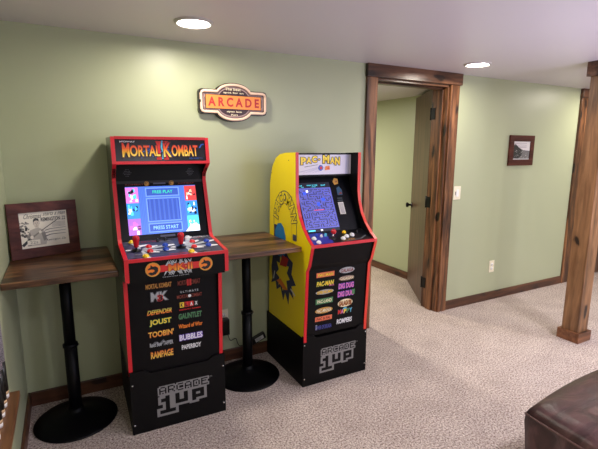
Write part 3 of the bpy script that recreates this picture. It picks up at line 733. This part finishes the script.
x = MB(); x.prism_x([(-.640, .918), (-.605, .80), (-.593, .80), (-.628, .918)], a, b_, mat('apron_plain_black', (16, 14, 15), .5, 0, .15)); x.prism_x([(-.605, .80), (-.581, .765), (-.569, .765), (-.593, .80)], a, b_, BLACK); x.build('apron', pc)
fp = MB(); fv = V((0, .0225, .435)); fo = V((a, -.5815, .765))-fv; fo = V((a, -.559, .33)); fv = V((0, -.0225, .435)); fw = V((b_-a, 0, 0)); fn = fw.cross(fv).normalized()
fp.obox(fo, fw, fv, -fn*.012, mat('front_print_charcoal', (14, 12, 12), .5, 0, .15)); pr = Print(fp, fo, fw, fv)
def prow(c, z, h, w, back, bm, t, tm, out=None, **k):
    u = .285 if c == 0 else .645; v = (z-.33)/.435; vh = h*.9/.435; uw = w*.97/(b_-a)
    if back == 'rect': pr.rect(u-uw/2, v-vh/2, u+uw/2, v+vh/2, bm, 1)
    if back == 'oval': pr.disc(u, v, uw/2, bm, 1, vh/2)
    if back: uw *= .84; vh *= .62
    pr.text(t, u-uw/2, v-vh/2, u+uw/2, v+vh/2, tm, 3, .025, out, **k)
OR = ink('salmon', (232, 120, 84))
prow(0, .727, .034, .133, 'rect', OR, 'PAC-MAN', I['yel'], I['brn'])
prow(0, .67, .034, .125, None, None, 'PAC-MAN', I['yel'], I['grn'], slant=.02); pr.text('PLUS', .35, (.648-.33)/.435, .43, (.658-.33)/.435, I['pnk'], 5, .02)
prow(0, .613, .034, .135, 'oval', I['sil'], 'SUPER PAC-MAN', I['yel'], I['brn'])
prow(0, .553, .04, .13, 'rect', ink('leaf', (74, 130, 84)), 'PAC-LAND', I['crm'], I['grn'])
prow(0, .49, .044, .132, 'oval', I['gold'], 'PAC-MANIA', I['crm'], I['brn'])
prow(0, .436, .034, .128, 'rect', OR, 'PAC & PAL', I['brn'], None)
prow(0, .378, .03, .125, None, None, 'TOWER OF DRUAGA', ink('indigo', (70, 74, 150)), I['nav'], outw=.03); pr.rect(.155, .08, .18, .155, I['sil'], 2)
prow(1, .735, .044, .12, 'oval', I['sil'], 'GALAGA', I['brn'], None)
prow(1, .682, .036, .122, 'oval', ink('taupe', (150, 128, 116)), 'GALAXIAN', I['crm'], I['brn'])
prow(1, .632, .038, .118, None, None, 'DIG DUG', I['pnk'], I['pur'], outw=.07)
prow(1, .578, .038, .125, None, None, 'DIG DUG', I['pnk'], I['pur'], outw=.07); pr.text('II', .75, (.565-.33)/.435, .80, (.60-.33)/.435, I['grn'], 4, .06)
prow(1, .513, .06, .118, 'oval', I['crm'], "GALAGA'88", I['brn'], I['gold']); pr.disc(.645, .33, .035, I['cya'], 2, .02)
for i, (ch, m_) in enumerate(zip('MAPPY', (I['red'], I['pnk'], I['yel'], I['grn'], I['cya']))):
    pr.text(ch, .525+i*.05, (.443-.33)/.435, .572+i*.05, (.472-.33)/.435, m_, 3, .04, I['gry'], .04)
prow(1, .392, .036, .12, None, None, 'ROMPERS', I['wht'], I['gry'], outw=.05)
tag(fp.build('front_panel', pc), 'black front panel printed with game titles')
riser(pc, 1.232, 1.722, .338)

# ------------------------------------------------------------------ framed advert leaning on the corner table
Bp = V((-.271, -.158, .9135)); Ud = V((.960, .280, 0)).normalized(); nd = V((.280, -.960, 0)).normalized(); al = math.radians(4.5)
Vd = V((0, 0, 1))*math.cos(al)-nd*math.sin(al); Nf = Ud.cross(Vd).normalized()
FWd, FHt, FB = .334, .292, .052
def frame(name, loc, O, U_, W_, N_, w, h, b, label, cat, paint_fn, fm, bevel=.004):
    t = thing(name, loc, label, cat)
    f = MB(); d = .018
    for (u, v, ww, hh) in ((0, 0, w, b), (0, h-b, w, b), (0, b, b, h-2*b), (w-b, b, b, h-2*b)):
        f.obox(O+U_*u+W_*v, U_*ww, W_*hh, N_*d, fm)
    f.build('frame', t, bevel=.0015)
    p = MB(); p.obox(O+U_*(b-.004)+W_*(b-.004)+N_*.003, U_*(w-2*b+.008), W_*(h-2*b+.008), N_*.007, ink('paper', (214, 204, 184)))
    paint_fn(Print(p, O+U_*b+W_*b+N_*.0103, U_*(w-2*b), W_*(h-2*b), .0003)); p.build('print', t)
    return t
def advert(pr):
    pap = ink('paper_light', (226, 218, 200)); dk_ = ink('print_black', (38, 36, 34)); g1 = ink('print_grey', (128, 122, 112)); g2 = ink('print_light_grey', (178, 170, 156))
    pr.rect(0, 0, 1, 1, pap, 1)
    pr.text('Christmas', .10, .83, .46, .96, dk_, 4, .0, slant=.1); pr.text('starts a man', .50, .88, .97, .97, dk_, 4, 0, slant=.06)
    pr.text('REMINGTON .22', .44, .72, .96, .83, dk_, 4, .02)
    # figure: foliage, shoulders, head with hair, long rifle across
    rr = random.Random(5)
    for i in range(34):
        u, v = rr.uniform(0, .17), rr.uniform(.28, .74); pr.disc(u+.01, v, rr.uniform(.012, .03), rr.choice([dk_, g1, g1]), 2, seg=7)
    pr.poly([(.12, .06), (.14, .36), (.2, .5), (.29, .54), (.4, .54), (.5, .44), (.53, .2), (.5, .06)], g2, 2)
    pr.poly([(.12, .06), (.13, .3), (.19, .46), (.22, .3), (.2, .06)], g1, 3); pr.poly([(.42, .4), (.5, .42), (.52, .2), (.46, .16)], g1, 3)
    pr.poly([(.31, .52), (.38, .52), (.375, .6), (.315, .6)], g2, 3)
    pr.disc(.34, .67, .055, ink('print_face', (204, 192, 174)), 4, .125)
    pr.poly([(.275, .68), (.28, .79), (.33, .84), (.39, .81), (.405, .68), (.39, .74), (.34, .765), (.295, .74)], dk_, 5)
    for u in (.318, .362): pr.disc(u, .69, .008, dk_, 6, .012, 8)
    pr.rect(.337, .635, .345, .67, g1, 6); pr.rect(.32, .60, .362, .61, dk_, 6); pr.disc(.283, .67, .009, g2, 4, .03, 8); pr.disc(.398, .67, .009, g2, 4, .03, 8)
    pr.stroke([(.02, .08), (.18, .25)], .04, dk_, 6, .03); pr.stroke([(.18, .25), (.45, .48)], .028, g1, 6, .014); pr.stroke([(.45, .48), (.76, .72)], .010, dk_, 6)
    pr.disc(.22, .3, .035, pap, 7, .05, 10); pr.disc(.40, .43, .03, pap, 7, .045, 10)
    pr.rect(.12, .09, .38, .22, pap, 7); pr.text('22s', .17, .115, .33, .195, g1, 8)
    for v in (.40, .48): pr.stroke([(.5, v-.02), (.62, v+.01), (.95, v+.02)], .010, dk_, 3, .004)
    pr.stroke([(.5, .29), (.62, .33), (.94, .33)], .014, dk_, 3, .004)
    for i in range(5): pr.rect(.66, .665-i*.03, .95, .674-i*.03, g1, 3)
    pr.text('Remington .22s', .52, .13, .93, .21, dk_, 4, 0)
frame('framed_advert', Bp, Bp+Nf*0, Ud, Vd, Nf, FWd, FHt, FB, 'wide brown-framed vintage rifle advert leaning on the corner table', 'framed picture', advert, FRAME)
# wall picture
def mountain(pr):
    sky = ink('photo_sky', (214, 208, 206)); dk_ = ink('photo_black', (34, 34, 34)); g1 = ink('photo_grey', (110, 108, 106)); w_ = ink('photo_white', (196, 192, 190))
    pr.rect(0, 0, 1, 1, sky, 1)
    for v in (.9, .78, .7): pr.stroke([(.05, v), (.4, v-.04), (.8, v-.02)], .02, ink('photo_cloud', (176, 170, 172)), 2)
    pr.poly([(0, 0), (0, .80), (.12, .86), (.3, .7), (.48, .58), (.62, .52), (.8, .5), (1, .47), (1, 0)], g1, 2)
    pr.poly([(.0, .1), (.0, .76), (.15, .8), (.34, .64), (.5, .55), (.56, .4), (.5, .2), (.3, .05)], dk_, 3)
    rr = random.Random(8)
    for i in range(46):
        u, v = rr.uniform(.02, .95), rr.uniform(.03, .5); s_ = rr.uniform(.02, .06)
        pr.poly([(u, v), (min(1, u+s_), v+.01), (min(1, u+s_*.6), v+s_*1.4)], rr.choice([w_, g1, dk_, w_]), 4)
    pr.rect(0, 0, 1, .05, w_, 5)
frame('framed_photo', (3.968, -.02, 1.337), V((3.782, -.002, 1.337)), V((1, 0, 0)), V((0, 0, 1)), V((0, -1, 0)), .366, .290, .058, 'small brown-framed black and white photo hanging on the right-hand wall', 'framed picture', mountain, FRAME, .003)

# ------------------------------------------------------------------ ARCADE wall sign
sg = thing('arcade_sign', (1.02, 0, 1.78), 'cream-tubed retro sign reading ARCADE hung above the pedestal table', 'sign')
cx0, cz0, hw, hh, R = 1.003, 1.781, .229, .076, .142
def outline(g):
    """bar with rounded ends and a round bulge above and below; g = offset inwards"""
    P = []; w_, h_ = hw-g, hh-g; rr = R-g; c_ = .018
    rb = rr*1.0; zc = 0.0
    ax = .118-g*.5
    top = []
    n = 16
    a0 = math.asin(min(.99, (h_)/math.hypot(ax, h_))); rad = math.hypot(ax, h_)
    kz_ = (.121-g)/rad
    for i in range(n+1):
        t = a0+(math.pi-2*a0)*i/n; f = 1+(kz_-1)*math.sin(math.pi*i/n)
        top.append((rad*math.cos(t)*(.98+.02*abs(math.cos(t))), rad*math.sin(t)*f if i not in (0, n) else h_))
    cor = [(w_, h_-c_), (w_-c_*.3, h_-c_*.3), (w_-c_, h_)]
    P += cor+top+[(-x_, z_) for x_, z_ in cor[::-1]]
    P += [(x_, -z_) for x_, z_ in P[::-1]]
    return [(cx0+x_, cz0+z_) for x_, z_ in P]
def slab(mb, pts, y0, y1, m):
    n = len(pts); vs = [(x_, y0, z_) for x_, z_ in pts]+[(x_, y1, z_) for x_, z_ in pts]
    f1 = tuple(range(n)); mb.add(vs, [f1[::-1], tuple(range(n, 2*n))]+[(i, (i+1) % n, n+(i+1) % n, n+i) for i in range(n)], m)
s = MB(); slab(s, outline(0), 0, -.036, mat('sign_black', (24, 18, 18), .4)); s.build('housing', sg)
tb = MB(); o_ = outline(.013); tb.tube([(x_, -.043, z_) for x_, z_ in o_+o_[:1]], .0085, mat('cream_tube', (250, 214, 188), .35, 0, .5, .05), 10); tag(tb.build('tube_light', sg), 'cream tube around the edge')
fc = MB(); slab(fc, outline(.022), -.036, -.0385, mat('sign_taupe', (120, 96, 96), .45))
slab(fc, outline(.030), -.0385, -.0390, mat('sign_mauve', (168, 142, 136), .45)); slab(fc, outline(.036), -.0390, -.0395, mat('sign_plum', (58, 34, 40), .45))
pr = Print(fc, (cx0-hw, -.0398, cz0-.121), (2*hw, 0, 0), (0, 0, .242), .0005)
ORG1 = ink('sign_orange', (244, 146, 66)); 
pr.rect(.085, .315, .915, .685, I['drk'], 1); pr.rect(.095, .33, .905, .67, ORG1, 2)
pr.text('A R C A D E', .125, .385, .875, .62, ink('sign_red', (186, 40, 42)), 3, .035)
pr.text('The best', .37, .80, .60, .87, I['crm'], 3, .02); pr.text('spot for an', .345, .71, .64, .77, I['crm'], 3, .02)
pr.text('open late', .39, .23, .61, .285, I['crm'], 3, .02); pr.text('fun', .45, .16, .55, .205, I['crm'], 3, .02)
fc.build('face', sg)
x = MB(); x.box(cx0-hw-.006, cx0-hw+.012, -.05, -.036, cz0-.008, cz0+.008, BLK2); x.build('tube_clip', sg)

# ------------------------------------------------------------------ switch, outlets, adapters
t = thing('light_switch', (3.135, 0, 1.1), 'ivory light switch plate beside the doorway casing', 'light switch')
MB().box(3.083, 3.17, -.006, 0, 1.040, 1.162, IVORY).build('plate', t, bevel=.003)
MB().box(3.112, 3.142, -.010, -.006, 1.068, 1.134, WHT).build('rocker', t, bevel=.002)
MB().box(3.100, 3.106, -.012, -.006, 1.085, 1.115, mat('grey_slider', (150, 146, 136), .4)).build('dimmer_slider', t)
def outlet(x, z, label):
    t = thing('wall_outlet', (x, 0, z), label, 'outlet', 'wall outlets')
    MB().box(x-.037, x+.037, -.006, 0, z-.06, z+.06, IVORY).build('plate', t, bevel=.003)
    for dz in (-.02, .02):
        m = MB(); m.lathe((x, -.006, z+dz), [(.0165, 0), (.0165, .002), (.001, .0025)], WHT, 20, V((0, -1, 0)))
        for dx in (-.006, .006): m.box(x+dx-.001, x+dx+.001, -.0092, -.0086, z+dz-.003, z+dz+.006, BLK2)
        m.build('socket', t)
outlet(3.682, .345, 'ivory wall outlet low on the wall below the framed photo')
outlet(.905, .325, 'ivory wall outlet behind the red-trimmed cabinet, with a black adapter in it')
ad = MB(); ad.box(.878, .934, -.060, -.0095, .215, .330, BLK2); ad = ad.build('plug_adapter', None, (.905, -.03, .27), bevel=.006)
tag(ad, 'black plug-in adapter stuck in the outlet behind the red-trimmed cabinet', 'power adapter')
c = MB(); pts = []
P4 = [V((.925, -.034, .214)), V((.945, -.03, .16)), V((.985, -.028, .165)), V((1.0, -.026, .125)), V((1.02, -.024, .10)), V((1.08, -.03, .106))]
for i in range(len(P4)-1):
    p0, p1, p2, p3 = P4[max(i-1, 0)], P4[i], P4[i+1], P4[min(i+2, len(P4)-1)]
    for k_ in range(6):
        s_ = k_/6; pts.append(.5*((2*p1)+(p2-p0)*s_+(2*p0-5*p1+4*p2-p3)*s_*s_+(3*p1-p0-3*p2+p3)*s_**3))
pts.append(P4[-1]); c.tube(pts, .0028, BLK2, 8); tag(c.build('cord', ad), 'thin black cord')
bk = MB(); ang = math.radians(20); U_ = V((math.cos(ang), 0, math.sin(ang))); W_ = V((-math.sin(ang), 0, math.cos(ang))); Ob = V((1.107, -.040, .0865))
bk.obox(Ob, U_*.118, W_*.046, V((0, .034, 0)), BLK2); bk.obox(Ob-U_*.014+W_*.014+V((0, .008, 0)), U_*.014, W_*.018, V((0, .018, 0)), BLK2)
b0 = bk.build('power_brick', None, (1.16, -.02, .09), bevel=.004); tag(b0, 'black power brick with white label propped against the yellow cabinet base', 'power adapter')
lb = MB(); lb.obox(Ob+U_*.034+W_*.009-V((0, .0006, 0)), U_*.066, W_*.028, V((0, .0006, 0)), ink('label_white', (200, 200, 198)))
pr = Print(lb, Ob+U_*.034+W_*.009-V((0, .0007, 0)), U_*.066, W_*.028, .0003)
for i in range(4): pr.rect(.08, .2+i*.18, .6+.08*(i % 3), .27+i*.18, I['gry'], 1)
tag(lb.build('label_sticker', b0), 'white printed sticker')

# ------------------------------------------------------------------ cue rack on the left wall
rk = thing('cue_rack', (XL, -1.4, .56), 'brown wooden cue rack ledge on the left wall at the picture edge', 'cue rack')
MB().box(XL, -.212, -1.95, -.925, .548, .5745, LEDGE).build('ledge', rk, bevel=.003)
MB().box(XL-.003, XL+.02, -1.95, -.935, .40, .548, LEDGE).build('wall_cleat', rk, bevel=.003)
CY = [-.962, -1.03, -1.095, -1.16, -1.232]
names = ['speckled-wrap pool cue standing in the rack, farthest from the viewer', 'pool cue second from the far end of the rack', 'pool cue in the middle of the five in the rack', 'pool cue second nearest the viewer in the rack', 'pool cue nearest the viewer in the rack']
WRAP = mat('speckled_wrap', (120, 116, 120), .8); tw = NT(WRAP); nz = tw.n('ShaderNodeTexNoise', Scale=420.0, Detail=1.0); tw.l(tw.coords((1, 1, 1)), nz.inputs['Vector'])
tw.l(tw.ramp(nz.outputs[0], [(.42, (70, 66, 74)), (.58, (176, 170, 176))]), tw.b.inputs['Base Color'])
TAN = mat('tan_ring', (206, 170, 128), .4); MAPLE = mat('maple_shaft', (214, 176, 124), .35)
for i, y in enumerate(CY):
    t = thing('pool_cue', (-.256, y, .575), names[i], 'pool cue', 'pool cues in the wall rack')
    B0 = V((-.256, y, .575)); dd = V((-.004, .0, 1.)).normalized()
    for nm, h0, h1, r0_, r1_, m in (('bumper', 0, .016, .0135, .0145, mat('white_bumper', (236, 232, 224), .5)), ('butt_ring', .016, .028, .0145, .0145, TAN), ('butt', .028, .145, .0145, .0142, BLK2), ('wrap', .145, .46, .0144, .0135, WRAP), ('forearm', .46, .74, .0135, .011, BLK2), ('cue_shaft', .74, 1.46, .011, .0062, MAPLE)):
        MB().cyl(B0+dd*h0, B0+dd*h1, r0_, m, 18, r1_).build(nm, t)

# ------------------------------------------------------------------ leather ottoman
ot = thing('ottoman', (2.02, -2.2, 0), 'brown leather ottoman with piped edge in the lower right corner', 'ottoman')
OX0, OX1, OY0, OY1, OZ = 1.572, 2.55, -2.6, -1.815, .443
def rim(s_, k_):
    """k_ 0 left,1 back,2 right,3 front; bulged rectangle outline"""
    bl_ = .035*(1-(2*s_-1)**2)
    if k_ == 0: return V((OX0-bl_, OY0+(OY1-OY0)*s_, 0))
    if k_ == 1: return V((OX0+(OX1-OX0)*s_, OY1+bl_, 0))
    if k_ == 2: return V((OX1+bl_, OY1-(OY1-OY0)*s_, 0))
    return V((OX1-(OX1-OX0)*s_, OY0-bl_, 0))
N = 28
ringp = [rim(i/N, k_) for k_ in range(4) for i in range(N)]
cen = V(((OX0+OX1)/2, (OY0+OY1)/2, 0)); L4 = len(ringp)
def rimz(i):
    s_ = (i % N)/N; return OZ+.012*math.sin(math.pi*s_)
b = MB(); vs = []; fs = []
lev = [(1.0, 0), (.985, .022), (.95, .040), (.85, .054), (.65, .062), (.4, .066), (.2, .068)]
for f, dz in lev:
    for i, p in enumerate(ringp):
        q = cen+(p-cen)*f; wr = .003*math.sin(i*.9+f*9)*(1 if .3 < f < .9 else 0)
        vs.append((q.x, q.y, rimz(i)+dz+wr*(dz > 0)))
for a_ in range(len(lev)-1):
    for i in range(L4): j_ = (i+1) % L4; fs.append((a_*L4+i, a_*L4+L4+i, a_*L4+L4+j_, a_*L4+j_))
vs.append((cen.x, cen.y, OZ+.069)); c_ = len(vs)-1
for i in range(L4): fs.append(((len(lev)-1)*L4+i, c_, (len(lev)-1)*L4+(i+1) % L4))
b.add(vs, [f[::-1] for f in fs], LEATHER, True); b.build('cushion_top', ot)
b = MB(); vs = []; fs = []
lev = [(1.0, 0, 1), (1.004, -.03, 1), (.99, -.1, .7), (.975, -.2, .4), (.965, -.33, .1), (.965, -.40, 0)]
for f, dz, k_ in lev:
    for i, p in enumerate(ringp):
        q = cen+(p-cen)*f; s_ = (i % N)/N
        fold = -.022*k_*(math.exp(-((s_-.86)/.05)**2)+math.exp(-((s_-.14)/.05)**2)) if dz < 0 else 0
        q = q+(p-cen).normalized()*fold
        vs.append((q.x, q.y, rimz(i)*(1 if dz == 0 else 1)+dz))
for a_ in range(len(lev)-1):
    for i in range(L4): j_ = (i+1) % L4; fs.append((a_*L4+i, a_*L4+j_, a_*L4+L4+j_, a_*L4+L4+i))
b.add(vs, [f[::-1] for f in fs], LEATHER, True); b.build('side_skirt', ot)
b = MB(); b.tube([(p.x, p.y, rimz(i)+.002) for i, p in enumerate(ringp+ringp[:1])], .0045, mat('leather_piping', (104, 74, 70), .35), 8); b.build('piping', ot)
for sx, sy in ((OX0+.1, OY0+.1), (OX0+.1, OY1-.1), (OX1-.1, OY0+.1), (OX1-.1, OY1-.1)):
    MB().cyl((sx, sy, 0), (sx, sy, .05), .022, BLK2, 16, .03).build('foot', ot)

# ------------------------------------------------------------------ view
scene.view_settings.view_transform = 'Standard'; scene.view_settings.look = 'None'
scene.view_settings.exposure = 0.0; scene.view_settings.gamma = 1.0; scene.view_settings.use_curve_mapping = False
